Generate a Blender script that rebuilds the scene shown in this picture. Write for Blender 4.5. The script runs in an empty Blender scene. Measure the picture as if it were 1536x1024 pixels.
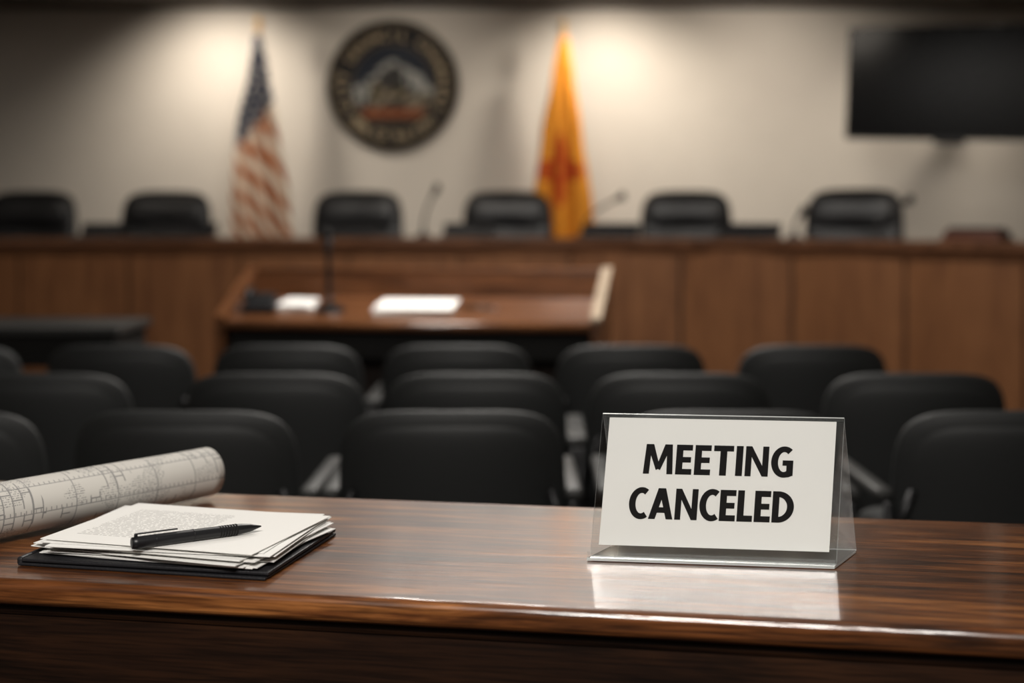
import bpy, bmesh, math, random
from mathutils import Vector, Matrix, noise
random.seed(7)
S = bpy.context.scene
COL = S.collection
R = math.radians
S.view_settings.view_transform = 'Standard'
S.view_settings.look = 'None'

# ------------------------------------------------------------------ materials
def new_mat(name):
    m = bpy.data.materials.new(name); m.use_nodes = True
    nt = m.node_tree
    return m, nt, nt.nodes["Principled BSDF"]

def N(nt, typ, **kw):
    n = nt.nodes.new(typ)
    for k, v in kw.items(): setattr(n, k, v)
    return n

def plain(name, col, rough=0.5, metal=0.0, spec=0.5, coat=0.0, var=0.08, bump=0.0, bscale=200, emit=None, es=0):
    m, nt, b = new_mat(name)
    tc = N(nt, 'ShaderNodeTexCoord')
    no = N(nt, 'ShaderNodeTexNoise'); no.inputs['Scale'].default_value = bscale if bump else 6
    no.inputs['Detail'].default_value = 2
    nt.links.new(tc.outputs['Object'], no.inputs['Vector'])
    rp = N(nt, 'ShaderNodeValToRGB')
    rp.color_ramp.elements[0].position = .3; rp.color_ramp.elements[1].position = .7
    rp.color_ramp.elements[0].color = [c*(1-var) for c in col]+[1]
    rp.color_ramp.elements[1].color = [min(1, c*(1+var)) for c in col]+[1]
    nt.links.new(no.outputs['Fac'], rp.inputs['Fac'])
    nt.links.new(rp.outputs['Color'], b.inputs['Base Color'])
    b.inputs['Roughness'].default_value = rough
    b.inputs['Metallic'].default_value = metal
    b.inputs['Specular IOR Level'].default_value = spec
    b.inputs['Coat Weight'].default_value = coat
    if bump:
        bp = N(nt, 'ShaderNodeBump'); bp.inputs['Strength'].default_value = bump
        bp.inputs['Distance'].default_value = .002
        nt.links.new(no.outputs['Fac'], bp.inputs['Height'])
        nt.links.new(bp.outputs['Normal'], b.inputs['Normal'])
    if emit:
        b.inputs['Emission Color'].default_value = list(emit)+[1]
        b.inputs['Emission Strength'].default_value = es
    return m

def wood(name, dark, mid, light, grain='x', rough=.3, coat=.0, bump=.15, freq=1.0, coat_rough=.1, spec=.5, fine=.75, cb=.5):
    m, nt, b = new_mat(name)
    tc = N(nt, 'ShaderNodeTexCoord')
    def mp(s):
        k = N(nt, 'ShaderNodeMapping')
        a, c = s
        k.inputs['Scale'].default_value = (a, c, c) if grain == 'x' else (c, c, a)
        nt.links.new(tc.outputs['Object'], k.inputs['Vector']); return k
    m1 = mp((1.3*freq, 16*freq)); m2 = mp((7*freq, 190*freq))
    n1 = N(nt, 'ShaderNodeTexNoise'); n1.inputs['Scale'].default_value = 1.6; n1.inputs['Detail'].default_value = 5
    n1.inputs['Roughness'].default_value = .62; n1.inputs['Distortion'].default_value = .9
    n2 = N(nt, 'ShaderNodeTexNoise'); n2.inputs['Scale'].default_value = 1.5; n2.inputs['Detail'].default_value = 3
    nt.links.new(m1.outputs[0], n1.inputs['Vector']); nt.links.new(m2.outputs[0], n2.inputs['Vector'])
    rp = N(nt, 'ShaderNodeValToRGB'); e = rp.color_ramp.elements
    e[0].position = .33; e[0].color = list(dark)+[1]
    e[1].position = .68; e[1].color = list(light)+[1]
    k = e.new(.5); k.color = list(mid)+[1]
    nt.links.new(n1.outputs['Fac'], rp.inputs['Fac'])
    r2 = N(nt, 'ShaderNodeValToRGB')
    r2.color_ramp.elements[0].position = .36; r2.color_ramp.elements[0].color = (.30, .27, .24, 1)
    r2.color_ramp.elements[1].position = .56; r2.color_ramp.elements[1].color = (1, 1, 1, 1)
    nt.links.new(n2.outputs['Fac'], r2.inputs['Fac'])
    mx = N(nt, 'ShaderNodeMix', data_type='RGBA', blend_type='MULTIPLY'); mx.inputs[0].default_value = fine
    nt.links.new(rp.outputs['Color'], mx.inputs[6]); nt.links.new(r2.outputs['Color'], mx.inputs[7])
    nt.links.new(mx.outputs[2], b.inputs['Base Color'])
    b.inputs['Roughness'].default_value = rough
    b.inputs['Specular IOR Level'].default_value = spec
    b.inputs['Coat Weight'].default_value = coat; b.inputs['Coat Roughness'].default_value = coat_rough
    if bump:
        ad = N(nt, 'ShaderNodeMath', operation='ADD')
        nt.links.new(n1.outputs['Fac'], ad.inputs[0]); nt.links.new(n2.outputs['Fac'], ad.inputs[1])
        bp = N(nt, 'ShaderNodeBump'); bp.inputs['Strength'].default_value = bump; bp.inputs['Distance'].default_value = .002
        nt.links.new(ad.outputs[0], bp.inputs['Height']); nt.links.new(bp.outputs['Normal'], b.inputs['Normal'])
        if coat:
            b2 = N(nt, 'ShaderNodeBump'); b2.inputs['Strength'].default_value = bump*cb; b2.inputs['Distance'].default_value = .0012
            nt.links.new(ad.outputs[0], b2.inputs['Height']); nt.links.new(b2.outputs['Normal'], b.inputs['Coat Normal'])
    return m

def attr_mat(name, rough=.7, spec=.3):
    m, nt, b = new_mat(name)
    a = N(nt, 'ShaderNodeAttribute'); a.attribute_name = 'Col'
    nt.links.new(a.outputs['Color'], b.inputs['Base Color'])
    b.inputs['Roughness'].default_value = rough; b.inputs['Specular IOR Level'].default_value = spec
    return m

M = {}
M['table'] = wood('table_wood', (.016, .0055, .002), (.130, .042, .011), (.34, .130, .036), 'x', rough=.38, coat=.85, bump=.30, coat_rough=.10, spec=.3, fine=.9, cb=.62)
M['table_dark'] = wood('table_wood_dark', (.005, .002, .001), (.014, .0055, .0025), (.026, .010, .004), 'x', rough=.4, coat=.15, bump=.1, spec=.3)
M['dais'] = wood('dais_wood', (.115, .046, .018), (.15, .062, .024), (.185, .080, .032), 'z', rough=.5, bump=0, freq=.7, spec=.25, fine=.4)
M['dais_top'] = wood('dais_top_wood', (.06, .024, .010), (.11, .045, .02), (.16, .07, .034), 'x', rough=.3, coat=.3, bump=0)
M['lect'] = wood('lectern_wood', (.07, .026, .010), (.13, .050, .019), (.19, .078, .030), 'x', rough=.28, coat=.4, bump=0)
M['lect_cap_glint'] = plain('lectern_cap_highlight', (.34, .27, .20), .3, coat=.5)  # pale colour paints the bright specular highlight on the right cheek cap
M['groove'] = plain('groove_dark', (.015, .007, .004), .8)
M['fabric'] = plain('charcoal_fabric', (.0115, .0125, .0125), .60, spec=.5, var=.35, bump=.4, bscale=420)
M['frame'] = plain('black_frame_metal', (.02, .02, .021), .38, metal=.6)
M['arm'] = plain('grey_arm_plastic', (.030, .030, .029), .5, spec=.3)
M['leather'] = plain('black_leather', (.007, .007, .008), .42, spec=.42, var=.2)
M['black'] = plain('black_plastic', (.008, .008, .009), .38, spec=.4)
M['blackmat'] = plain('black_matte', (.008, .0075, .007), .8, spec=.2)
M['white'] = plain('white_paper', (.74, .735, .71), .75, var=.02, spec=.2)
M['chrome'] = plain('brushed_metal', (.5, .5, .5), .3, metal=1)
M['gold'] = plain('brass', (.55, .36, .14), .35, metal=1)
M['pole'] = plain('flagpole_wood', (.30, .17, .07), .4)
M['wall'] = plain('painted_wall', (.59, .55, .495), .85, var=.015, spec=.2)
M['wall_dim'] = plain('rear_wall_darkened', (.10, .07, .05), .8, var=.1, spec=.2)  # wall out of view, colour made dark to weaken its reflection in the sign
M['ceil'] = plain('ceiling_tile', (.19, .17, .15), .95, var=.1, spec=.1)
M['trim'] = plain('dark_trim', (.04, .03, .025), .5)
M['carpet'] = plain('carpet', (.030, .024, .020), .95, var=.4, spec=.1)
M['screen'] = plain('tv_glass', (.003, .003, .0035), .25, spec=.12)
M['ink'] = plain('black_ink', (.006, .006, .0065), .8, spec=.15)
M['lamp'] = plain('lamp_glow', (.9, .85, .75), .5, emit=(1, .88, .72), es=5)
M['panel'] = plain('light_diffuser', (.9, .88, .8), .5, emit=(1, .9, .78), es=2.0)
M['folder'] = plain('black_folder', (.010, .010, .012), .5, bump=.3, bscale=300, spec=.35)
M['tan'] = plain('kraft_paper', (.36, .30, .23), .8, var=.05)
M['redwood'] = plain('nameplate_wood', (.07, .022, .011), .4)
M['gold_dark'] = plain('aged_bronze', (.06, .045, .026), .5, metal=.4)
M['seal_text'] = plain('seal_lettering', (.42, .33, .21), .6, spec=.2)

def mixmat(name, tcol, gcol, grough, fac=None, dcol=None, dfac=0):
    m, nt, b = new_mat(name)
    out = nt.nodes['Material Output']
    tr = N(nt, 'ShaderNodeBsdfTransparent'); tr.inputs[0].default_value = (*tcol, 1)
    gl = N(nt, 'ShaderNodeBsdfGlossy'); gl.inputs['Roughness'].default_value = grough; gl.inputs[0].default_value = (*gcol, 1)
    mx = N(nt, 'ShaderNodeMixShader')
    if fac is None:
        fr = N(nt, 'ShaderNodeFresnel'); fr.inputs[0].default_value = 1.45; nt.links.new(fr.outputs[0], mx.inputs[0])
    else: mx.inputs[0].default_value = fac
    nt.links.new(tr.outputs[0], mx.inputs[1]); nt.links.new(gl.outputs[0], mx.inputs[2])
    last = mx
    if dcol:
        df = N(nt, 'ShaderNodeBsdfDiffuse'); df.inputs[0].default_value = (*dcol, 1)
        m2 = N(nt, 'ShaderNodeMixShader'); m2.inputs[0].default_value = dfac
        nt.links.new(mx.outputs[0], m2.inputs[1]); nt.links.new(df.outputs[0], m2.inputs[2]); last = m2
    nt.links.new(last.outputs[0], out.inputs[0])
    nt.nodes.remove(b)
    return m
M['acr'] = mixmat('acrylic_sheet', (.98, .985, .985), (1, 1, 1), .04)
M['acr_side'] = mixmat('acrylic_sheet_haze', (.96, .97, .97), (1, 1, 1), .06, None, (.7, .72, .72), .05)  # pale haze mixed into the clear sheet to make it look lighter
M['acr_edge'] = mixmat('acrylic_edge', (.85, .88, .87), (.9, .92, .92), .2, .2, (.80, .83, .82), .55)

def mathf(nt):
    def mt(op, a, c=None):
        n = N(nt, 'ShaderNodeMath', operation=op)
        for i, v in enumerate((a, c)):
            if v is None: continue
            if isinstance(v, (int, float)): n.inputs[i].default_value = v
            else: nt.links.new(v, n.inputs[i])
        return n.outputs[0]
    return mt
def printed():
    m, nt, b = new_mat('printed_page')
    tc = N(nt, 'ShaderNodeTexCoord'); sp = N(nt, 'ShaderNodeSeparateXYZ')
    nt.links.new(tc.outputs['Object'], sp.inputs[0])
    mt = mathf(nt)
    x, y = sp.outputs[0], sp.outputs[1]
    ly = mt('MULTIPLY', y, 150)
    line = mt('LESS_THAN', mt('FRACT', mt('ADD', ly, 50)), .42)
    cb = N(nt, 'ShaderNodeCombineXYZ'); nt.links.new(mt('MULTIPLY', x, 260), cb.inputs[0]); nt.links.new(mt('MULTIPLY', mt('FLOOR', ly), 7.3), cb.inputs[1])
    no = N(nt, 'ShaderNodeTexNoise'); no.inputs['Scale'].default_value = 1; nt.links.new(cb.outputs[0], no.inputs['Vector'])
    word = mt('GREATER_THAN', no.outputs['Fac'], .44)
    mask = mt('MULTIPLY', mt('LESS_THAN', mt('ABSOLUTE', mt('ADD', x, .045)), .07), mt('LESS_THAN', mt('ABSOLUTE', mt('SUBTRACT', y, .0)), .075))
    f = mt('MULTIPLY', mt('MULTIPLY', line, word), mask)
    mx = N(nt, 'ShaderNodeMix', data_type='RGBA'); nt.links.new(f, mx.inputs[0])
    mx.inputs[6].default_value = (.76, .75, .72, 1); mx.inputs[7].default_value = (.46, .45, .43, 1)
    nt.links.new(mx.outputs[2], b.inputs['Base Color']); b.inputs['Roughness'].default_value = .7; b.inputs['Specular IOR Level'].default_value = .2
    return m
M['page'] = printed()

def blueprint():
    m, nt, b = new_mat('plan_print')
    uv = N(nt, 'ShaderNodeUVMap')
    mt = mathf(nt)
    sp = N(nt, 'ShaderNodeSeparateXYZ'); nt.links.new(uv.outputs[0], sp.inputs[0])
    u, v = sp.outputs[0], sp.outputs[1]
    def nz(su, sv, off=0):
        cb = N(nt, 'ShaderNodeCombineXYZ'); nt.links.new(mt('MULTIPLY', u, su), cb.inputs[0]); nt.links.new(mt('MULTIPLY', v, sv), cb.inputs[1]); cb.inputs[2].default_value = off
        no = N(nt, 'ShaderNodeTexNoise'); no.inputs['Scale'].default_value = 1; no.inputs['Detail'].default_value = 1; nt.links.new(cb.outputs[0], no.inputs['Vector']); return no.outputs['Fac']
    g1 = mt('LESS_THAN', mt('FRACT', mt('MULTIPLY', v, 15)), .022)
    g2 = mt('LESS_THAN', mt('FRACT', mt('MULTIPLY', u, 27)), .035)
    tk = mt('MULTIPLY', mt('LESS_THAN', mt('FRACT', mt('MULTIPLY', v, 130)), .16), mt('LESS_THAN', mt('ABSOLUTE', mt('SUBTRACT', mt('FRACT', mt('MULTIPLY', u, 27)), .1)), .06))
    br = N(nt, 'ShaderNodeTexBrick'); br.inputs['Scale'].default_value = 24; br.inputs['Mortar Size'].default_value = .022
    br.offset = .37; br.squash = 1.6; br.squash_frequency = 3; br.inputs['Brick Width'].default_value = .9; br.inputs['Row Height'].default_value = .35
    nt.links.new(uv.outputs[0], br.inputs['Vector'])
    rooms = mt('MULTIPLY', br.outputs['Fac'], mt('GREATER_THAN', nz(16, 12), .54))
    tl = mt('MULTIPLY', mt('LESS_THAN', mt('FRACT', mt('MULTIPLY', u, 330)), .4), mt('MULTIPLY', mt('GREATER_THAN', nz(330, 420, 2), .5), mt('GREATER_THAN', nz(22, 18, 5), .55)))
    f = mt('MAXIMUM', mt('MULTIPLY', mt('MAXIMUM', g1, g2), .65), mt('MULTIPLY', mt('MAXIMUM', tk, mt('MAXIMUM', rooms, tl)), .68))
    mx = N(nt, 'ShaderNodeMix', data_type='RGBA'); nt.links.new(f, mx.inputs[0])
    mx.inputs[6].default_value = (.54, .52, .48, 1); mx.inputs[7].default_value = (.07, .075, .085, 1)
    nt.links.new(mx.outputs[2], b.inputs['Base Color']); b.inputs['Roughness'].default_value = .75; b.inputs['Specular IOR Level'].default_value = .2
    return m
M['plan'] = blueprint()

# ------------------------------------------------------------------ mesh builder
class B:
    def __init__(s): s.v = []; s.f = []; s.m = []; s.sm = []; s.mats = []
    def mi(s, mat):
        mat = M[mat] if isinstance(mat, str) else mat
        if mat not in s.mats: s.mats.append(mat)
        return s.mats.index(mat)
    def add(s, vs, fs, mat, smooth=True, T=None):
        o = len(s.v)
        for p in vs: s.v.append(tuple(T @ Vector(p)) if T else tuple(p))
        k = s.mi(mat)
        for f in fs: s.f.append([o+i for i in f]); s.m.append(k); s.sm.append(smooth)
    def bm(s, bm, mat, T=None, smooth=True):
        bm.verts.index_update()
        s.add([v.co.copy() for v in bm.verts], [[v.index for v in f.verts] for f in bm.faces], mat, smooth, T); bm.free()
    def box(s, size, c=(0, 0, 0), mat='black', bev=.004, rot=(0, 0, 0), seg=2, smooth=False, taper=None):
        b = bmesh.new(); bmesh.ops.create_cube(b, size=1)
        for v in b.verts:
            v.co = Vector((v.co.x*size[0], v.co.y*size[1], v.co.z*size[2]))
            if taper and v.co.z < 0: v.co.x *= taper; v.co.y *= taper
        if bev: bmesh.ops.bevel(b, geom=b.edges[:], offset=min(bev, min(size)*.45), segments=seg, profile=.5, affect='EDGES')
        T = Matrix.Translation(c) @ (Matrix.Rotation(rot[2], 4, 'Z') @ Matrix.Rotation(rot[1], 4, 'Y') @ Matrix.Rotation(rot[0], 4, 'X'))
        s.bm(b, mat, T, smooth)
    def cyl(s, r1, r2, p0, p1, mat, seg=24, caps=True, smooth=True):
        p0, p1 = Vector(p0), Vector(p1); d = p1-p0
        b = bmesh.new(); bmesh.ops.create_cone(b, cap_ends=caps, segments=seg, radius1=r1, radius2=r2, depth=d.length)
        T = Matrix.Translation((p0+p1)/2) @ d.to_track_quat('Z', 'Y').to_matrix().to_4x4()
        s.bm(b, mat, T, smooth)
    def sph(s, r, c, mat, sc=(1, 1, 1)):
        b = bmesh.new(); bmesh.ops.create_uvsphere(b, u_segments=20, v_segments=12, radius=r)
        s.bm(b, mat, Matrix.Translation(c) @ Matrix.Diagonal((*sc, 1)))
    def tube(s, pts, r, mat, seg=10, closed=False):
        pts = [Vector(p) for p in pts]; vs = []; fs = []; n = len(pts)
        up = Vector((.123, .31, .94)).normalized()
        for i, p in enumerate(pts):
            t = (pts[min(i+1, n-1)]-pts[max(i-1, 0)]).normalized()
            a = t.cross(up)
            if a.length < .05: a = t.cross(Vector((1, 0, 0)))
            a.normalize(); c = a.cross(t)
            rr = r[i] if isinstance(r, (list, tuple)) else r
            for k in range(seg):
                th = 2*math.pi*k/seg; vs.append(p+a*rr*math.cos(th)+c*rr*math.sin(th))
        for i in range(n-1):
            for k in range(seg):
                fs.append([i*seg+k, i*seg+(k+1) % seg, (i+1)*seg+(k+1) % seg, (i+1)*seg+k])
        fs.append(list(range(seg))[::-1]); fs.append([(n-1)*seg+k for k in range(seg)])
        s.add(vs, fs, mat)
    def pad(s, w, t, h, mat, T, n=5., m=3., seg=11, bend=0., arch=0., widen=0.):
        b = bmesh.new(); bmesh.ops.create_cube(b, size=2)
        bmesh.ops.subdivide_edges(b, edges=b.edges[:], cuts=seg, use_grid_fill=True)
        for v in b.verts:
            x, y, z = v.co
            a = (abs(x)**n+abs(z)**n)**(1/n)
            r = (a**m+abs(y)**m)**(1/m)
            x, y, z = x/r, y/r, z/r
            z2 = z + arch*(1-x*x)*max(0, z)
            x2 = x*(1+widen*(-z))
            v.co = Vector((x2*w/2, y*t/2+bend*x*x, z2*h/2))
        s.bm(b, mat, T)
    def sweep(s, path, prof, mat, smooth=False):
        vs = []; fs = []; k = len(prof)
        for (x, y, nx, ny) in path:
            for (o, z) in prof: vs.append((x+nx*o, y+ny*o, z))
        for i in range(len(path)-1):
            for j in range(k):
                fs.append([i*k+j, i*k+(j+1) % k, (i+1)*k+(j+1) % k, (i+1)*k+j])
        fs.append(list(range(k))); fs.append([(len(path)-1)*k+j for j in range(k)][::-1])
        s.add(vs, fs, mat, smooth)
    def obj(s, name, loc=(0, 0, 0), rz=0, parent=None, fix=True):
        me = bpy.data.meshes.new(name+'_mesh'); me.from_pydata(s.v, [], s.f)
        for mt in s.mats: me.materials.append(mt)
        for p, k, sm in zip(me.polygons, s.m, s.sm): p.material_index = k; p.use_smooth = sm
        if fix:
            b = bmesh.new(); b.from_mesh(me); bmesh.ops.recalc_face_normals(b, faces=b.faces[:]); b.to_mesh(me); b.free()
        return place(me, name, loc, rz, parent)

def place(me, name, loc=(0, 0, 0), rz=0, parent=None):
    o = bpy.data.objects.new(name, me); COL.objects.link(o)
    o.location = loc; o.rotation_euler = (0, 0, rz)
    if parent: o.parent = parent
    return o
def empty(name, loc=(0, 0, 0), rz=0):
    e = bpy.data.objects.new(name, None); COL.objects.link(e); e.location = loc; e.rotation_euler = (0, 0, rz)
    e.empty_display_size = .1
    return e

def text_mesh(txt, offset=.0, depth=0.0):
    c = bpy.data.curves.new('t', 'FONT'); c.body = txt; c.size = 1; c.offset = offset; c.extrude = depth; c.resolution_u = 4
    o = bpy.data.objects.new('t', c); COL.objects.link(o)
    bpy.context.view_layer.update()
    dg = bpy.context.evaluated_depsgraph_get()
    me = bpy.data.meshes.new_from_object(o.evaluated_get(dg))
    bpy.data.objects.remove(o)
    vs = [v.co.copy() for v in me.vertices]; fs = [list(p.vertices) for p in me.polygons]
    bpy.data.meshes.remove(me)
    return vs, fs

# ------------------------------------------------------------------ room shell
WX, Y0, Y1, H = 4.6, -3.6, 10.2, 2.70
def slab(name, lo, hi, mat):
    b = B(); c = [(a+d)/2 for a, d in zip(lo, hi)]; sz = [d-a for a, d in zip(lo, hi)]
    b.box(sz, (0, 0, 0), mat, bev=0); return b.obj(name, c)
slab('floor', (-WX-.1, Y0-.1, -.1), (WX+.1, Y1+.1, 0), 'carpet')
slab('wall_back', (-WX-.1, Y1, 0), (WX+.1, Y1+.1, H), 'wall')
slab('wall_front', (-WX-.1, Y0-.1, 0), (WX+.1, Y0, H), 'wall_dim')
slab('wall_left', (-WX-.1, Y0, 0), (-WX, Y1, H), 'wall')
slab('wall_right', (WX, Y0, 0), (WX+.1, Y1, H), 'wall')
b = B(); b.box((2*WX+.2, Y1-Y0+.2, .08), (0, (Y0+Y1)/2, H+.04), 'ceil', bev=0)
x = -WX+.2
while x < WX: b.box((.024, Y1-Y0-.02, .006), (x, (Y0+Y1)/2, H-.003), 'trim', bev=0); x += .6
y = Y0+.3
while y < Y1-.1: b.box((2*WX-.02, .024, .005), (0, y, H-.0026), 'trim', bev=0); y += .6
b.obj('ceiling')
for nm, lo, hi in (('baseboard_back', (-WX+.02, Y1-.015, 0), (WX-.02, Y1, .1)), ('baseboard_left', (-WX, Y0+.02, 0), (-WX+.015, Y1-.02, .1)),
                   ('baseboard_right', (WX-.015, Y0+.02, 0), (WX, Y1-.02, .1))):
    slab(nm, lo, hi, 'trim')
slab('trim_1', (-WX+.02, Y1-.02, H-.035), (WX-.02, Y1, H-.006), 'trim')

# ------------------------------------------------------------------ dais path
ctrl = [(-4.1, 8.02), (-3.2, 8.0), (-2, 8.0), (-1, 8.0), (0, 7.98), (.6, 7.90), (1.2, 7.70), (1.8, 7.32), (2.35, 6.82), (2.9, 6.25), (3.4, 5.7)]
def catmull(P, n=10):
    out = []
    for i in range(len(P)-1):
        p0 = Vector(P[max(i-1, 0)]); p1 = Vector(P[i]); p2 = Vector(P[i+1]); p3 = Vector(P[min(i+2, len(P)-1)])
        for k in range(n):
            t = k/n
            out.append(.5*((2*p1)+(-p0+p2)*t+(2*p0-5*p1+4*p2-p3)*t*t+(-p0+3*p1-3*p2+p3)*t**3))
    out.append(Vector(P[-1])); return out
cp = catmull(ctrl)
path = []
for i, p in enumerate(cp):
    t = (cp[min(i+1, len(cp)-1)]-cp[max(i-1, 0)]).normalized()
    path.append((p.x, p.y, -t.y, t.x))
b = B()
DT = 1.06
b.sweep(path, [(.035, 0), (.075, 0), (.075, DT-.045), (.035, DT-.045)], 'groove')
acc = [0]
for i in range(1, len(cp)): acc.append(acc[-1]+(cp[i]-cp[i-1]).length)
def at(d):
    for i in range(1, len(acc)):
        if acc[i] >= d:
            f = (d-acc[i-1])/(acc[i]-acc[i-1]); return cp[i-1].lerp(cp[i], f)
    return cp[-1]
pw = .62; d = .03+.05
while d+pw < acc[-1]:
    a, c = at(d+.006), at(d+pw-.006); t = (c-a); L = t.length; ang = math.atan2(t.y, t.x); nrm = Vector((-t.y, t.x))/L
    mid = (a+c)/2+nrm*.028
    b.box((L, .022, DT-.045-.11), (mid.x, mid.y, (DT-.045+.11)/2), 'dais', bev=.003, rot=(0, 0, ang))
    d += pw
b.sweep(path, [(.008, 0), (.034, 0), (.034, .10), (.012, .10)], 'trim')
b.sweep(path, [(-.012, DT-.045), (.6, DT-.045), (.6, DT), (-.012, DT), (-.02, DT-.008), (-.02, DT-.037)], 'dais_top')
b.sweep(path, [(.004, DT-.085), (.034, DT-.085), (.034, DT-.045), (-.008, DT-.045)], 'dais_top')
b.obj('council_dais')

b = B()
front = [(x+nx*.62, y+ny*.62) for (x, y, nx, ny) in path[::3]]
poly = [(-WX+.03, front[0][1])]+front+[(WX-.03, front[-1][1]), (WX-.03, Y1-.03), (-WX+.03, Y1-.03)]
n = len(poly); PZ = .2
vs = [(x, y, 0) for x, y in poly]+[(x, y, PZ) for x, y in poly]
fs = [list(range(n))[::-1], [n+i for i in range(n)]]+[[i, (i+1) % n, n+(i+1) % n, n+i] for i in range(n)]
b.add(vs, fs, 'carpet', False)
b.obj('dais_platform')

# ------------------------------------------------------------------ executive chairs (face -Y)
b = B()
Tm = Matrix.Translation
def rx(a): return Matrix.Rotation(a, 4, 'X')
for k in range(5):
    a = 2*math.pi*k/5+.3; dx, dy = math.cos(a), math.sin(a)
    b.tube([(0, -.25, .1), (dx*.15, -.25+dy*.15, .095), (dx*.29, -.25+dy*.29, .065)], [.026, .022, .016], 'black')
    b.cyl(.028, .028, (dx*.29-dy*.02, -.25+dy*.29+dx*.02, .03), (dx*.29+dy*.02, -.25+dy*.29-dx*.02, .03), 'black', 16)
b.cyl(.03, .025, (0, -.25, .08), (0, -.25, .36), 'chrome')
b.box((.28, .28, .04), (0, -.25, .37), 'black', .01)
b.pad(.52, .50, .12, 'leather', Tm((0, -.26, .45)), n=4, m=4)
b.pad(.57, .15, .66, 'leather', Tm((0, 0, .80)) @ rx(R(-7)), n=5.5, m=2.6, bend=-.05, arch=.045, widen=.02)
b.pad(.49, .11, .19, 'leather', Tm((0, -.06, 1.01)) @ rx(R(-7)), n=4, m=2.2, bend=-.03, arch=.1)
b.pad(.44, .09, .34, 'leather', Tm((0, -.05, .74)) @ rx(R(-7)), n=3.6, m=2.2, bend=-.03)
b.box((.09, .03, .45), (0, .07, .60), 'black', .01, rot=(R(-7), 0, 0))
for sx in (-1, 1):
    b.tube([(sx*.25, -.08, .42), (sx*.30, -.09, .45), (sx*.305, -.1, .62), (sx*.30, -.22, .655), (sx*.30, -.38, .65)], .014, 'black')
    b.pad(.065, .27, .035, 'leather', Tm((sx*.30, -.24, .67)), n=3, m=3, seg=5)
ex = b.obj('executive_chair', (-3.03, 9.0, PZ), R(2))
for (x, y, r) in ((-2.18, 9.0, 2), (-.97, 9.0, 0), (-.025, 9.0, -3), (1.09, 8.9, -8), (1.99, 8.25, -26)):
    place(ex.data, 'executive_chair', (x, y, PZ), R(r))

# ------------------------------------------------------------------ audience chairs (face +Y)
b = B()
b.pad(.50, .055, .44, 'fabric', Tm((0, -.2, .548)) @ rx(R(9)), n=5.0, m=2.6, seg=15, bend=.045, arch=.045, widen=.015)
b.pad(.455, .035, .395, 'fabric', Tm((0, -.215, .54)) @ rx(R(9)), n=5.0, m=3.0, bend=.045, arch=.04, widen=.015)
b.pad(.49, .47, .085, 'fabric', Tm((0, .06, .435)), n=4.5, m=4)
for sx in (-1, 1):
    b.tube([(sx*.265, -.2, .57), (sx*.265, -.19, .44), (sx*.255, -.24, .02), (sx*.255, -.25, .008)], .011, 'frame')
    b.tube([(sx*.265, .25, .57), (sx*.262, .27, .5), (sx*.255, .28, .02), (sx*.255, .285, .008)], .011, 'frame')
    b.tube([(sx*.262, -.2, .40), (sx*.262, .26, .40)], .011, 'frame')
    b.tube([(sx*.215, -.215, .60), (sx*.262, -.19, .46)], .010, 'frame')
    b.box((.042, .44, .028), (sx*.268, .04, .582), 'arm', .011, seg=3, smooth=True)
b.tube([(-.262, -.18, .40), (.262, -.18, .40)], .010, 'frame')
b.tube([(-.262, .22, .40), (.262, .22, .40)], .010, 'frame')
pos = [(3.30, [-1.27, -.712, -.133, .480, 1.085, 1.70]), (4.02, [-1.86, -1.27, -.635, -.099, .455, 1.09, 1.69]), (4.83, [-1.85, -1.275, -.73, -.180, .385, .980])]
first = None
for (y, xs) in pos:
    for x in xs:
        jr = R(random.uniform(-1.5, 1.5))
        if first is None: first = b.obj('audience_chair', (x, y, 0), jr)
        else: place(first.data, 'audience_chair', (x, y, 0), jr)

# ------------------------------------------------------------------ presentation lectern (wide, sloped tray)
b = B()
wf, wb, D = 1.36, 1.42, .52
zf, zb, zt = .80, .86, .965
def prism(p8, mat):
    b.add(p8, [[0, 1, 2, 3], [7, 6, 5, 4], [0, 4, 5, 1], [1, 5, 6, 2], [2, 6, 7, 3], [3, 7, 4, 0]], mat, False)
prism([(-wf/2, 0, zf-.035), (wf/2, 0, zf-.035), (wb/2, D, zb-.035), (-wb/2, D, zb-.035), (-wf/2, 0, zf), (wf/2, 0, zf), (wb/2, D, zb), (-wb/2, D, zb)], 'lect')
b.tube([(-wf/2, -.004, zf-.016), (wf/2, -.004, zf-.016)], .019, 'lect', 12)
b.box((wb+.05, .03, .62), (0, D+.015, zt-.31), 'lect', .006)
for sx in (-1, 1):
    xo, xi, xob, xib = sx*(wf/2+.035), sx*wf/2, sx*(wb/2+.035), sx*wb/2
    prism([(xi, -.012, 0), (xo, -.012, 0), (xob, D, 0), (xib, D, 0), (xi, -.012, zf+.006), (xo, -.012, zf+.006), (xob, D, zt+.002), (xib, D, zt+.002)], 'lect')
    capm = 'lect_cap_glint' if sx > 0 else 'lect'  # painted highlight on the right cap only
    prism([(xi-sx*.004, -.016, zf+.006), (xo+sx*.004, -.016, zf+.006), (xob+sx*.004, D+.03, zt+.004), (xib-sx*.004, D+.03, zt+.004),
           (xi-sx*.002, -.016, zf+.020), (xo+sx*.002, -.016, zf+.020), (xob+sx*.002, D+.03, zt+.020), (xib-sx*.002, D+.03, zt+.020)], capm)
b.box((wb+.0, .036, .016), (0, D+.015, zt+.006), 'lect', .005)
b.box((wf-.02, .30, .70), (0, .32, .36), 'blackmat', .004)
b.box((wf-.02, .03, .10), (0, .035, zf-.09), 'blackmat', .004)
b.box((wf-.02, .012, .60), (0, .165, .36), 'groove', .002)
LX, LY, LR = -.39, 5.24, R(-5)
lect = b.obj('lectern', (LX, LY, 0), LR)
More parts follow.
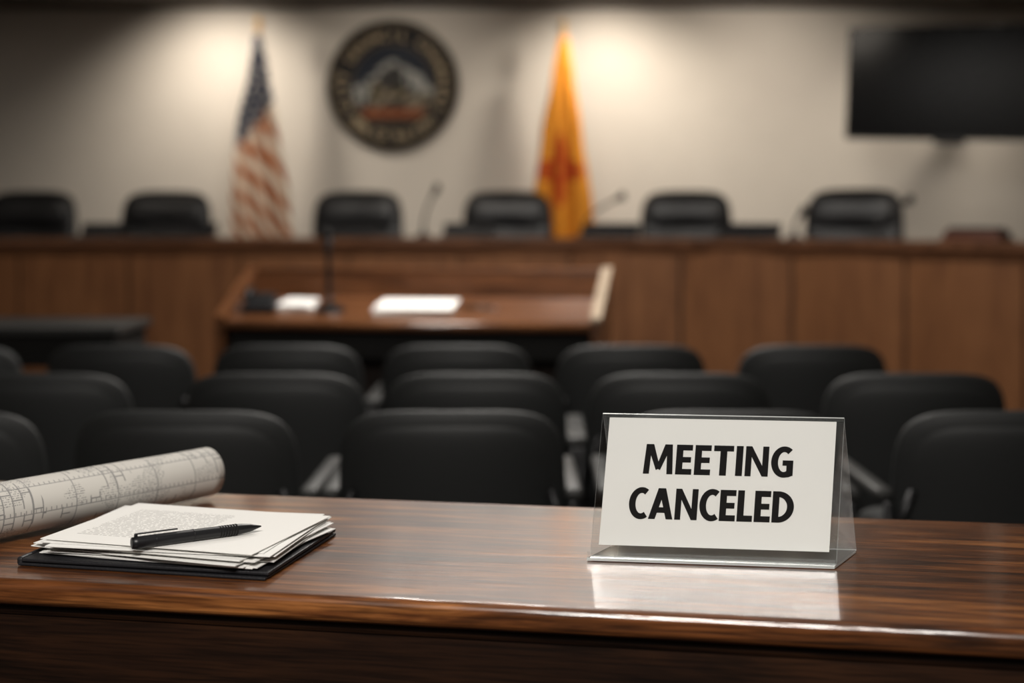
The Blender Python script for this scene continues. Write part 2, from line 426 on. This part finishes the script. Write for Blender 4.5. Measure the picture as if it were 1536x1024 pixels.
def lp(x, y, dz=0):
    z = zf+(zb-zf)*y/D+dz; c, s_ = math.cos(LR), math.sin(LR)
    return (LX+x*c-y*s_, LY+x*s_+y*c, z)
tilt = math.atan2(zb-zf, D)
def mic(name, loc, top, rz=0, base=.045, r=.006, tl=0):
    b = B()
    b.cyl(base, base*.85, (0, 0, 0), (0, 0, .018), 'black', 24, smooth=False); b.cyl(.016, .012, (0, 0, .018), (0, 0, .05), 'black')
    x, z = top
    pts = [(x*t**2.0, 0, .04+(z-.04)*t) for t in [i/10 for i in range(11)]]
    b.tube(pts, r, 'black', 10)
    e = Vector(pts[-1]); dr = (e-Vector(pts[-2])).normalized()
    b.cyl(.012, .018, e-dr*.01, e+dr*.03, 'black'); b.sph(.020, e+dr*.045, 'blackmat', (1, 1, 1.4))
    o = b.obj(name, loc, rz); o.rotation_euler = (tl, 0, rz); return o
mic('gooseneck_microphone', lp(-.33, .20, .001), (.0, .25), rz=LR, r=.010, base=.06, tl=tilt)
b = B()
for i in range(5): b.box((.30, .215, .004), (random.uniform(-.006, .006), 0, .003+i*.0042), 'white', 0, rot=(0, 0, R(random.uniform(-2, 2))))
o = b.obj('document_stack', lp(.0, .25, .001), LR); o.rotation_euler = (tilt, 0, LR)
b = B()
b.cyl(.006, .006, (-.07, 0, .006), (.06, 0, .006), 'black'); b.cyl(.006, .001, (.06, 0, .006), (.075, 0, .006), 'chrome')
o = b.obj('ballpoint_pen', lp(.24, .26, .002), LR-.2)
b = B()
for i in range(3): b.box((.13, .16, .006), (random.uniform(-.006, .006), 0, .004+i*.006), 'white', 0, rot=(0, 0, R(random.uniform(-9, 9))))
o = b.obj('note_papers', lp(-.475, .30, .001), LR); o.rotation_euler = (tilt, 0, LR)
b = B()
b.box((.13, .15, .03), (0, 0, .016), 'black', .008); b.box((.11, .10, .018), (0, .01, .04), 'black', .006, rot=(R(15), 0, 0))
b.tube([(-.045, -.05, .055), (-.045, -.02, .07), (-.045, .03, .075), (-.045, .06, .065)], .014, 'black')
for i in range(3):
    for j in range(3): b.box((.012, .012, .006), (-.01+i*.02, -.02+j*.022, .052+.005*j), 'arm', .002)
o = b.obj('desk_phone', lp(-.60, .20, .004), LR); o.rotation_euler = (tilt, 0, LR+.1)

# ------------------------------------------------------------------ side table left
b = B()
b.box((.85, .5, .03), (0, 0, .765), 'arm', .006)
b.box((.81, .46, .12), (0, 0, .69), 'blackmat', .004)
for sx in (-1, 1):
    for sy in (-1, 1): b.box((.05, .05, .64), (sx*.36, sy*.2, .32), 'black', .005)
b.box((.74, .42, .025), (0, 0, .2), 'black', .004)
b.obj('side_table', (-1.88, 5.50, 0), 0)

# ------------------------------------------------------------------ items on dais
def tablet(loc, w=.3, rz=0, mat='black'):
    b = B()
    b.box((w, .20, .014), (0, 0, .008), mat, .004)
    b.box((w, .012, .085), (0, .075, .048), mat, .004, rot=(R(-38), 0, 0))
    b.box((w*.3, .06, .02), (0, .06, .022), mat, .004)
    b.obj('desk_monitor', loc, rz)
for (px, y, w, r) in ((150, 8.25, .24, 3), (268, 8.3, .42, 0), (520, 8.35, .34, 0), (702, 8.2, .30, -4), (915, 8.15, .33, -10), (1118, 7.9, .36, -25)):
    tablet(((px-768)*y/2133, y, DT+.001), w, R(r))
b = B()
b.box((.30, .14, .05), (0, 0, .026), 'redwood', .006); b.box((.33, .16, .014), (0, 0, .007), 'redwood', .004); b.box((.26, .12, .02), (0, 0, .058), 'black', .005)
b.obj('wooden_document_box', (2.36, 7.22, DT+.001), R(-43))
for (x, y, t, rz) in ((-.52, 8.34, (.06, .25), 0), (.42, 8.38, (.19, .22), R(-5)), (1.53, 7.72, (.03, .12), 0), (1.93, 7.55, (.14, .19), R(-10))):
    mic('desk_microphone', (x, y, DT+.001), t, rz, r=.008)

# ------------------------------------------------------------------ flags
def colour_grid(b_name, nu, nv, fpos, fcol, mat, parent, loc):
    vs = []; cs = []; fs = []
    for j in range(nv+1):
        for i in range(nu+1):
            u, v = i/nu, j/nv; p, q = fpos(u, v); vs.append(p); cs.append(fcol(u, v, p, q))
    for j in range(nv):
        for i in range(nu):
            a = j*(nu+1)+i; fs.append([a, a+1, a+nu+2, a+nu+1])
    me = bpy.data.meshes.new(b_name+'_mesh'); me.from_pydata(vs, [], fs); me.materials.append(mat)
    ca = me.color_attributes.new('Col', 'FLOAT_COLOR', 'POINT')
    for i, c in enumerate(cs): ca.data[i].color = (*c, 1)
    for p in me.polygons: p.use_smooth = True
    o = place(me, b_name, loc, 0, parent)
    return o
clothm = attr_mat('flag_cloth', .8, .2)
def flagpole(parent, top, tipmat='gold'):
    b = B()
    b.cyl(.17, .17, (0, 0, 0), (0, 0, .02), 'gold', 40); b.cyl(.16, .03, (0, 0, .02), (0, 0, .09), 'gold', 40); b.cyl(.025, .022, (0, 0, .09), (0, 0, .2), 'gold')
    b.cyl(.014, .013, (0, 0, .1), (0, 0, top), 'pole')
    b.sph(.022, (0, 0, top+.01), tipmat); b.cyl(.010, .028, (0, 0, top+.02), (0, 0, top+.05), tipmat, 16); b.cyl(.028, .001, (0, 0, top+.05), (0, 0, top+.12), tipmat, 16)
    b.obj('pole', parent=parent)
def lerp_tab(tab, v):
    for (a, x), (c, y) in zip(tab, tab[1:]):
        if v <= c: t = (v-a)/(c-a); t = t*t*(3-2*t)*.5+t*.5; return x+(y-x)*t
    return tab[-1][1]
def make_flag(name, loc, ztop, Hf, left, right, fcol, nf, ph, seedv):
    e = empty(name, loc); flagpole(e, ztop+.03)
    def fpos(u, v):
        l, r = lerp_tab(left, v), lerp_tab(right, v); w = r-l
        x = l+w*u
        amp = .012+.04*min(1, v*1.4)
        y = -.03+amp*math.sin(2*math.pi*(nf*u+ph+.25*math.sin(3*v+seedv)))*(.5+.5*u) - .05*v + .02*noise.noise(Vector((u*4, v*3, seedv)))
        x += .012*math.sin(2*math.pi*(nf*u*1.0+.1)+v*2)
        z = ztop-v*Hf-.05*abs(u-.4)*v + (.03*math.sin(2*math.pi*nf*u) if v > .97 else 0)
        return (x, y, z), (u*w*2.2, v*Hf)
    o = colour_grid('cloth', 110, 260, fpos, fcol, clothm, e, (0, 0, 0))
    sd = o.modifiers.new('thick', 'SOLIDIFY'); sd.thickness = .003
def us(u, v, p, q):
    x, z = q
    lim = .80-.35*u
    if z < lim:
        a = (x*14) % 1-.5; c = ((z*14+.5*(int(x*14) % 2)) % 1)-.5
        return (.50, .48, .45) if a*a+c*c < .05 else (.035, .042, .07)
    s = (z-.80*x)/.075
    return (.36, .12, .045) if int(math.floor(s)) % 2 == 0 else (.66, .56, .45)
def nm(u, v, p, q):
    x, z = p[0], q[1]
    cx, cz = -.03, .90
    dx, dz = abs(x-cx), abs(z-cz)*.66; r = math.hypot(dx, dz)
    red = (.42, .055, .010)
    if r < .062: return red if r > .022 else (.55, .17, .02)
    def rays(a, c):
        L = .165 if a < .026 else .125
        return .05 < c < L and a < .046 and not (.020 < a < .026)
    if rays(dx, dz) or rays(dz, dx): return red
    return (.66, .26, .025)
k = 9.75/2133
fx = (388-768)*k
make_flag('american_flag', (fx, 9.75, PZ), 2.42-PZ, 1.62, [(0, -.03), (.15, -.07), (.4, -.16), (.7, -.19), (1, -.16)], [(0, .015), (.15, .06), (.4, .125), (.7, .21), (1, .27)], us, 3, .1, 1.3)
fx = (845-768)*k
make_flag('new_mexico_state_flag', (fx, 9.75, PZ), 2.40-PZ, 1.62, [(0, -.03), (.15, -.085), (.4, -.165), (.7, -.22), (1, -.23)], [(0, .025), (.15, .06), (.4, .115), (.7, .19), (1, .24)], nm, 3, .35, 4.1)

# ------------------------------------------------------------------ seal
seal = empty('city_seal', (-.85, Y1-.001, 2.115)); SR = .465
def sealpos(u, v):
    a = 2*math.pi*u; r = SR*v
    dome = -.03-(.004*math.cos(v*1.5))
    return (r*math.cos(a), dome if v < .985 else -.03, r*math.sin(a)), (a, v)
def sealcol(u, v, p, q):
    x, z = p[0]/SR, p[2]/SR; r = v
    if r > .93: return (.020, .016, .012)
    if r > .90: return (.005, .005, .006)
    if r > .665: return (.006, .007, .010)
    if r > .63: return (.10, .075, .04)
    nz = noise.noise(Vector((x*5, z*5, .3)))*.12
    ridge = .20+.16*math.cos((x-.02)*5.0)-abs(x)*.15+nz
    if z > ridge+.03: return (.014, .018, .028)
    if z > ridge-.17+nz: return (.30, .30, .28) if noise.noise(Vector((x*11, z*7, 1))) > -.12 else (.05, .055, .06)
    if z > -.02+nz: return (.055, .05, .045) if noise.noise(Vector((x*9, z*9, 2))) > 0 else (.014, .016, .018)
    if z > -.22: return (.04, .036, .018) if noise.noise(Vector((x*7, z*12, 5))) > -.1 else (.26, .21, .15)
    if z > -.36: return (.18, .15, .11) if noise.noise(Vector((x*6, z*14, 9))) > .05 else (.02, .02, .018)
    return (.20, .06, .022) if z > -.50 else (.028, .025, .02)
sm = attr_mat('seal_enamel', .6, .15)
colour_grid('face', 240, 120, sealpos, sealcol, sm, seal, (0, 0, 0))
b = B()
b.cyl(SR, SR, (0, -.028, 0), (0, 0, 0), 'black', 96)
for rr, rad, mt in ((SR-.005, .014, 'gold_dark'), (SR*.915, .006, 'gold_dark'), (SR*.65, .007, 'gold_dark')):
    b.tube([(rr*math.cos(2*math.pi*i/96), -.032, rr*math.sin(2*math.pi*i/96)) for i in range(97)], rad, mt, 8)
def arc_text(txt, r, a0, a1, flip):
    n = len(txt)
    for i, ch in enumerate(txt):
        if ch == ' ': continue
        a = a0+(a1-a0)*i/(n-1)
        vs, fs = text_mesh(ch, .01)
        w = max(v.x for v in vs)/2
        s_ = .095
        rot = a-math.pi/2 if not flip else a+math.pi/2
        out = []
        for v in vs:
            lx, lz = (v.x-w)*s_, (v.y-.36)*s_
            out.append((r*math.cos(a)+lx*math.cos(rot)-lz*math.sin(rot), -.0385, r*math.sin(a)+lx*math.sin(rot)+lz*math.cos(rot)))
        b.add(out, fs, 'seal_text', False)
arc_text('CITY COUNCIL CHAMBERS', SR*.785, R(205), R(-25), False)
arc_text('SEAL OF THE CITY', SR*.785, R(222), R(318), True)
b.obj('rim', parent=seal, fix=False)

# ------------------------------------------------------------------ television
tv = B(); W, Hh = 1.36, .75
tv.box((W, .045, Hh), (0, 0, 0), 'black', .008)
tv.box((W-.025, .004, Hh-.03), (0, -.0235, .003), 'screen', .001)
tv.box((W*.5, .04, Hh*.5), (0, .04, -.05), 'black', .01)
tv.box((.3, .02, .3), (0, .068, 0), 'black', .004)
tv.box((.2, .03, .05), (0, -.005, -Hh/2-.004), 'black', .004)
th = R(-27)
c, s_ = math.cos(-th), math.sin(-th)
cx, cy = 2.27+W/2*math.cos(th), 9.62+W/2*math.sin(th)
def loc_of(wx, wy):
    dx, dy = wx-cx, wy-cy; return (dx*c-dy*s_, dx*s_+dy*c)
e1 = loc_of(cx+.30, (cy+Y1)/2+.05); e2 = loc_of(cx+.1, Y1-.03)
tv.tube([(0, .07, .1), (e1[0], e1[1], .1)], .022, 'black'); tv.tube([(e1[0], e1[1], .1), (e2[0], e2[1], .1)], .022, 'black')
tv.cyl(.03, .03, (e1[0], e1[1], .05), (e1[0], e1[1], .15), 'black')
tv.box((.2, .02, .35), (e2[0], e2[1]+.0, .1), 'black', .003, rot=(0, 0, -th))
o = tv.obj('wall_television', (cx, cy, 2.055), th)
o.rotation_euler = (R(0), R(2.0), th)

# ------------------------------------------------------------------ foreground table
TZ = .78; TR = R(-10.5); TC = Vector((.046, 1.783))
b = B()
b.box((2.7, .53, .030), (0, 0, -.015), 'table', .010, seg=5, smooth=False)
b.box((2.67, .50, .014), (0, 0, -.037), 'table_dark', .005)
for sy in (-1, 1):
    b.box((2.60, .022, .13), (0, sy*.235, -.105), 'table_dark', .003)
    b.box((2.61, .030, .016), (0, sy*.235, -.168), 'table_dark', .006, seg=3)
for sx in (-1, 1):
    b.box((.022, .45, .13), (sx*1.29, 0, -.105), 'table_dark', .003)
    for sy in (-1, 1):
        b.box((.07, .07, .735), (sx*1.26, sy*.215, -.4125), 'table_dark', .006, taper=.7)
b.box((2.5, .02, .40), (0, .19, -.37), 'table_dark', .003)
b.obj('conference_table', (TC.x, TC.y, TZ), TR)

# ------------------------------------------------------------------ sign
SW, SD, SH = .293, .072, .171
SK = .075
BX = .030
sg = empty('tabletop_sign', (.245, 1.745, TZ+.0008), R(-8))
b = B()
def sheet(p0, p1, t, w, bb, dx0=0, dx1=0, w1=None, face='acr'):
    (y0, z0), (y1, z1) = p0, p1; L = math.hypot(y1-y0, z1-z0); ny, nz = -(z1-z0)/L*t/2, (y1-y0)/L*t/2
    w1 = w1 or w
    q = [(y0+ny, z0+nz), (y1+ny, z1+nz), (y1-ny, z1-nz), (y0-ny, z0-nz)]
    dd = [dx0, dx1, dx1, dx0]; ww = [w, w1, w1, w]
    vs = [(-ww[i]/2+dd[i]+SK*p[1], *p) for i, p in enumerate(q)]+[(ww[i]/2+dd[i]+SK*p[1], *p) for i, p in enumerate(q)]
    bb.add(vs, [[0, 4, 5, 1], [2, 6, 7, 3]], face, False)
    bb.add(vs, [[0, 1, 2, 3], [4, 7, 6, 5], [1, 5, 6, 2], [0, 3, 7, 4]], 'acr_edge', False)
yf, yb = -SD/2, SD/2
sheet((yf, .004), (-.002, SH), .0028, SW, b)
sheet((yf+.0055, .006), (.0012, SH-.004), .0018, SW, b)
sheet((yb, .004), (.003, SH), .0032, SW, b, BX, 0, face='acr_side')
sheet((yf-.012, .0018), (yb+.002, .0018), .0034, SW, b, -.003, BX, face='acr_side')
sheet((yf-.0115, .002), (yf-.0095, .010), .0028, SW, b, -.003, -.003, face='acr_side')
b.obj('acrylic_holder', parent=sg, fix=True)
ang = math.atan2(-.002-yf, SH-.004)
def fp(x, s, off=0):
    y = yf+.0028+s*math.sin(ang); z = .004+s*math.cos(ang)
    return (x+SK*z, y-off*math.cos(ang), z+off*math.sin(ang))
b = B()
s0, s1 = .012, .166; pwid = .275; pc = .000
vs = [fp(-pwid/2+pc, s0), fp(pwid/2+pc, s0), fp(pwid/2+pc, s1), fp(-pwid/2+pc, s1)]
vs += [fp(-pwid/2+pc, s0, -.0006), fp(pwid/2+pc, s0, -.0006), fp(pwid/2+pc, s1, -.0006), fp(-pwid/2+pc, s1, -.0006)]
b.add(vs, [[0, 1, 2, 3], [7, 6, 5, 4], [0, 4, 5, 1], [1, 5, 6, 2], [2, 6, 7, 3], [3, 7, 4, 0]], 'white', False)
b.obj('paper_insert', parent=sg)
def ring(cx, cy, ro, so, ri, si, a0, a1, n=28):
    out = []
    for i in range(n):
        t0, t1 = R(a0+(a1-a0)*i/n), R(a0+(a1-a0)*(i+1)/n)
        out.append([(cx+ro*math.cos(t0), cy+so*math.sin(t0)), (cx+ro*math.cos(t1), cy+so*math.sin(t1)),
                    (cx+ri*math.cos(t1), cy+si*math.sin(t1)), (cx+ri*math.cos(t0), cy+si*math.sin(t0))])
    return out
def rc(x0, y0, x1, y1): return [(x0, y0), (x1, y0), (x1, y1), (x0, y1)]
G = {
 'E': (.57, [rc(0, 0, .24, 1), rc(.22, 0, .57, .19), rc(.22, .81, .57, 1), rc(.22, .405, .53, .59)]),
 'L': (.55, [rc(0, 0, .24, 1), rc(.22, 0, .55, .195)]),
 'T': (.70, [rc(.23, 0, .47, .83), rc(0, .81, .70, 1)]),
 'I': (.24, [rc(0, 0, .24, 1)]),
 'N': (.81, [rc(0, 0, .215, 1), rc(.595, 0, .81, 1), [(.21, 1), (.21, .65), (.60, 0), (.60, .35)], [(.0, 1), (.20, .66), (.215, 1), (.20, 1)]]),
 'M': (1.05, [[(0, 0), (.215, 0), (.26, 1), (.06, 1)], [(1.05, 0), (.835, 0), (.79, 1), (.99, 1)],
             [(.08, 1), (.325, 1), (.60, .20), (.45, .13)], [(.97, 1), (.725, 1), (.45, .20), (.60, .13)]]),
 'A': (.89, [[(0, 0), (.245, 0), (.565, 1), (.31, 1)], [(.89, 0), (.645, 0), (.325, 1), (.58, 1)], rc(.17, .205, .72, .385)]),
 'C': (.67, ring(.45, .5, .45, .52, .21, .33, 57, 303)),
 'G': (.77, ring(.45, .5, .45, .52, .21, .33, 52, 296)+[rc(.54, .045, .77, .555), rc(.40, .38, .6, .555), [(.55, -.01), (.63, .0), (.77, .06), (.6, .2)]]),
 'D': (.77, [rc(0, 0, .24, 1)]+ring(.21, .5, .56, .5, .315, .315, -90, 90)+[rc(.2, 0, .22, .185), rc(.2, .815, .22, 1)]),
}
b = B()
def line(txt, xl, xr, sb, st, gap):
    tot = sum(G[c][0] for c in txt)+gap*(len(txt)-1); x = 0; kx = (xr-xl)/tot; kz = st-sb; k = 0
    for ch in txt:
        for q in G[ch][1]:
            k += 1
            b.add([fp(xl+(x+px_)*kx, sb+py_*kz, .0003+k*.000002) for px_, py_ in q], [[0, 1, 2, 3]], 'ink', False)
        x += G[ch][0]+gap
line('MEETING', -.0912, .0890, .0985, .1345, .09)
line('CANCELED', -.1050, .0930, .0445, .0815, .062)
b.obj('lettering', parent=sg, fix=False)

# ------------------------------------------------------------------ folder, papers, pen
b = B()
b.box((.315, .235, .0035), (0, 0, .0018), 'folder', .0012); b.box((.312, .232, .004), (.002, .001, .0068), 'folder', .0012, rot=(0, 0, R(.8)))
b.box((.008, .234, .010), (-.156, 0, .0052), 'folder', .003)
b.obj('black_folder', (-.409, 1.774, TZ+.0005), R(-13))
ps = empty('paper_stack', (-.405, 1.783, TZ+.0098), 0)
b = B(); random.seed(11)
hs = 0; NS = 14
for i in range(NS):
    t = .0011; a = R(-16+random.uniform(-7, 6)*(1 if i > 2 else .4)); dx, dy = random.uniform(-.010, .010), random.uniform(-.008, .006)
    nx, ny = 10, 8; w, h = .282, .218
    cw = random.uniform(0, .0012)
    vs = []; fs = []
    for zz in (0, t*.8):
        for jj in range(ny+1):
            for ii in range(nx+1):
                x, y = (ii/nx-.5)*w, (jj/ny-.5)*h
                z = hs+zz+cw*(abs(x)/(w/2))**3
                vs.append((x*math.cos(a)-y*math.sin(a)+dx, x*math.sin(a)+y*math.cos(a)+dy, z))
    q = (nx+1)*(ny+1)
    for jj in range(ny):
        for ii in range(nx):
            k0 = jj*(nx+1)+ii; fs.append([k0, k0+nx+1, k0+nx+2, k0+1]); fs.append([q+k0, q+k0+1, q+k0+nx+2, q+k0+nx+1])
    rim = [ii for ii in range(nx+1)]+[jj*(nx+1)+nx for jj in range(1, ny+1)]+[ny*(nx+1)+ii for ii in range(nx-1, -1, -1)]+[jj*(nx+1) for jj in range(ny-1, 0, -1)]
    for k0 in range(len(rim)): a0, a1 = rim[k0], rim[(k0+1) % len(rim)]; fs.append([a0, a1, q+a1, q+a0])
    b.add(vs, fs, 'white', False); hs += t
b.obj('sheets', parent=ps)
b = B(); b.box((.283, .219, .0008), (0, 0, 0), 'page', 0)
o = b.obj('top_page', (0.002, .0, hs+.0018), R(-17), parent=ps)
b = B()
b.tube([(-.080, 0, 0), (-.0795, 0, 0), (-.074, 0, 0), (-.03, 0, 0), (.03, 0, 0), (.055, 0, 0), (.068, 0, 0), (.078, 0, 0), (.083, 0, 0)], [.0048, .0066, .0072, .0072, .0068, .0064, .005, .0022, .0008], 'black', 20)
for xx in (-.052, -.005): b.cyl(.0074, .0074, (xx, 0, 0), (xx+.0009, 0, 0), 'frame', 20)
b.box((.052, .0032, .0016), (-.050, 0, .0102), 'black', .0007); b.box((.004, .0032, .005), (-.075, 0, .008), 'black', .0008)
for i in range(7): b.cyl(.0070, .0070, (.028+i*.0035, 0, 0), (.0295+i*.0035, 0, 0), 'blackmat', 20)
o = b.obj('pen', (-.378, 1.706, TZ+.0098+hs+.0024+.0072), R(34))

# ------------------------------------------------------------------ rolled plans
b = B()
LR_ = .655; turns = 3.4; r0, r1 = .022, .0385; nn = 220; nv = 40
vs = []; uvs = []; fs = []
arc = 0; prev = None
for i in range(nn+1):
    t = i/nn; a = t*turns*2*math.pi; r = r0+(r1-r0)*t
    p = (r*math.cos(a+.6), r*math.sin(a+.6)*.97)
    if prev: arc += math.hypot(p[0]-prev[0], p[1]-prev[1])
    prev = p
    for j in range(nv+1):
        v = j/nv
        wob = 1+.02*noise.noise(Vector((a, v*5, 1)))
        vs.append((p[0]*wob, v*LR_+(v > .5)*.010*(1-t)*-1, p[1]*wob)); uvs.append((arc, v*LR_))
for i in range(nn):
    for j in range(nv):
        k0 = i*(nv+1)+j; fs.append([k0, k0+1, k0+nv+2, k0+nv+1])
me = bpy.data.meshes.new('plan_roll_mesh'); me.from_pydata(vs, [], fs); me.materials.append(M['plan'])
uvl = me.uv_layers.new(name='UVMap')
for lp_ in me.loops: uvl.data[lp_.index].uv = uvs[lp_.vertex_index]
for p in me.polygons: p.use_smooth = True
dirv = Vector((.22, .290)).normalized(); endp = Vector((-.447, 2.098)); st = endp-dirv*LR_
o = place(me, 'rolled_blueprints', (st.x, st.y, TZ+.0388), math.atan2(dirv.y, dirv.x)-math.pi/2)
sd = o.modifiers.new('thick', 'SOLIDIFY'); sd.thickness = .0004
b = B()
for i in range(4): b.box((.36, .20, .0028), (random.uniform(-.004, .004), random.uniform(-.003, .003), .0015+i*.003), 'tan', .0008, rot=(0, 0, R(random.uniform(-1, 1))))
b.obj('folded_plans', (-.875, 2.085, TZ+.0005), TR)

# ------------------------------------------------------------------ ceiling luminaires and lights
def spot(x, y, e, tgt, size=R(120), blend=1.0, col=(1, .89, .76), soft=.06):
    b = B()
    b.cyl(.075, .075, (0, 0, -.006), (0, 0, .0), 'trim', 32); b.cyl(.055, .055, (0, 0, -.008), (0, 0, -.006), 'lamp', 32)
    b.obj('recessed_downlight', (x, y, H-.007))
    l = bpy.data.lights.new('spot', 'SPOT'); l.energy = e; l.spot_size = size; l.spot_blend = blend; l.color = col; l.shadow_soft_size = soft
    o = bpy.data.objects.new('downlight_beam', l); COL.objects.link(o); o.location = (x, y, H-.03)
    o.rotation_euler = (Vector(tgt)-Vector(o.location)).to_track_quat('-Z', 'Y').to_euler()
spot(-2.05, 9.40, 112, (-2.05, 10.2, 1.7))
spot(.66, 9.40, 108, (.66, 10.2, 1.7))
spot(1.75, 8.9, 122, (1.75, 10.2, 1.7), soft=.3)
spot(3.2, 9.4, 85, (2.95, 10.2, 1.35), size=R(100), soft=.12)  # added lamp, hidden above the television, to brighten the wall below it
spot(-.75, 9.0, 40, (-.75, 10.2, 1.7))
spot(-.6, 6.9, 92, (-.6, 8.2, .8)); spot(1.6, 6.3, 105, (1.6, 7.6, .6)); spot(-2.6, 6.9, 45, (-2.6, 8.2, .6))
def area(x, y, sx, sy, e, col=(1, .95, .89)):
    b = B(); b.box((sx+.06, sy+.06, .02), (0, 0, 0), 'trim', .003); b.box((sx, sy, .006), (0, 0, -.0115), 'panel', 0)
    b.obj('ceiling_light_panel', (x, y, H-.017))
    l = bpy.data.lights.new('area', 'AREA'); l.shape = 'RECTANGLE'; l.size = sx; l.size_y = sy; l.energy = e; l.color = col
    o = bpy.data.objects.new('panel_light', l); COL.objects.link(o); o.location = (x, y, H-.04)
area(0, 5.3, 1.2, .6, 92)
area(-.2, -.5, 1.2, .6, 148)  # unseen panel added behind the camera to light the sign face
area(.1, 3.2, .6, .6, 24)

w = bpy.data.worlds.new('World'); S.world = w; w.use_nodes = True
w.node_tree.nodes['Background'].inputs[0].default_value = (.5, .45, .4, 1); w.node_tree.nodes['Background'].inputs[1].default_value = .02

# ------------------------------------------------------------------ camera
cd = bpy.data.cameras.new('camera'); cam = bpy.data.objects.new('camera', cd); COL.objects.link(cam)
cam.location = (0, 0, 1.2); cam.rotation_euler = (R(90), 0, 0)
cd.sensor_width = 36; cd.lens = 50; cd.shift_y = -(512-320)/1536
cd.dof.use_dof = True; cd.dof.focus_distance = 1.73; cd.dof.aperture_fstop = 2.2
cd.clip_start = .05
S.camera = cam
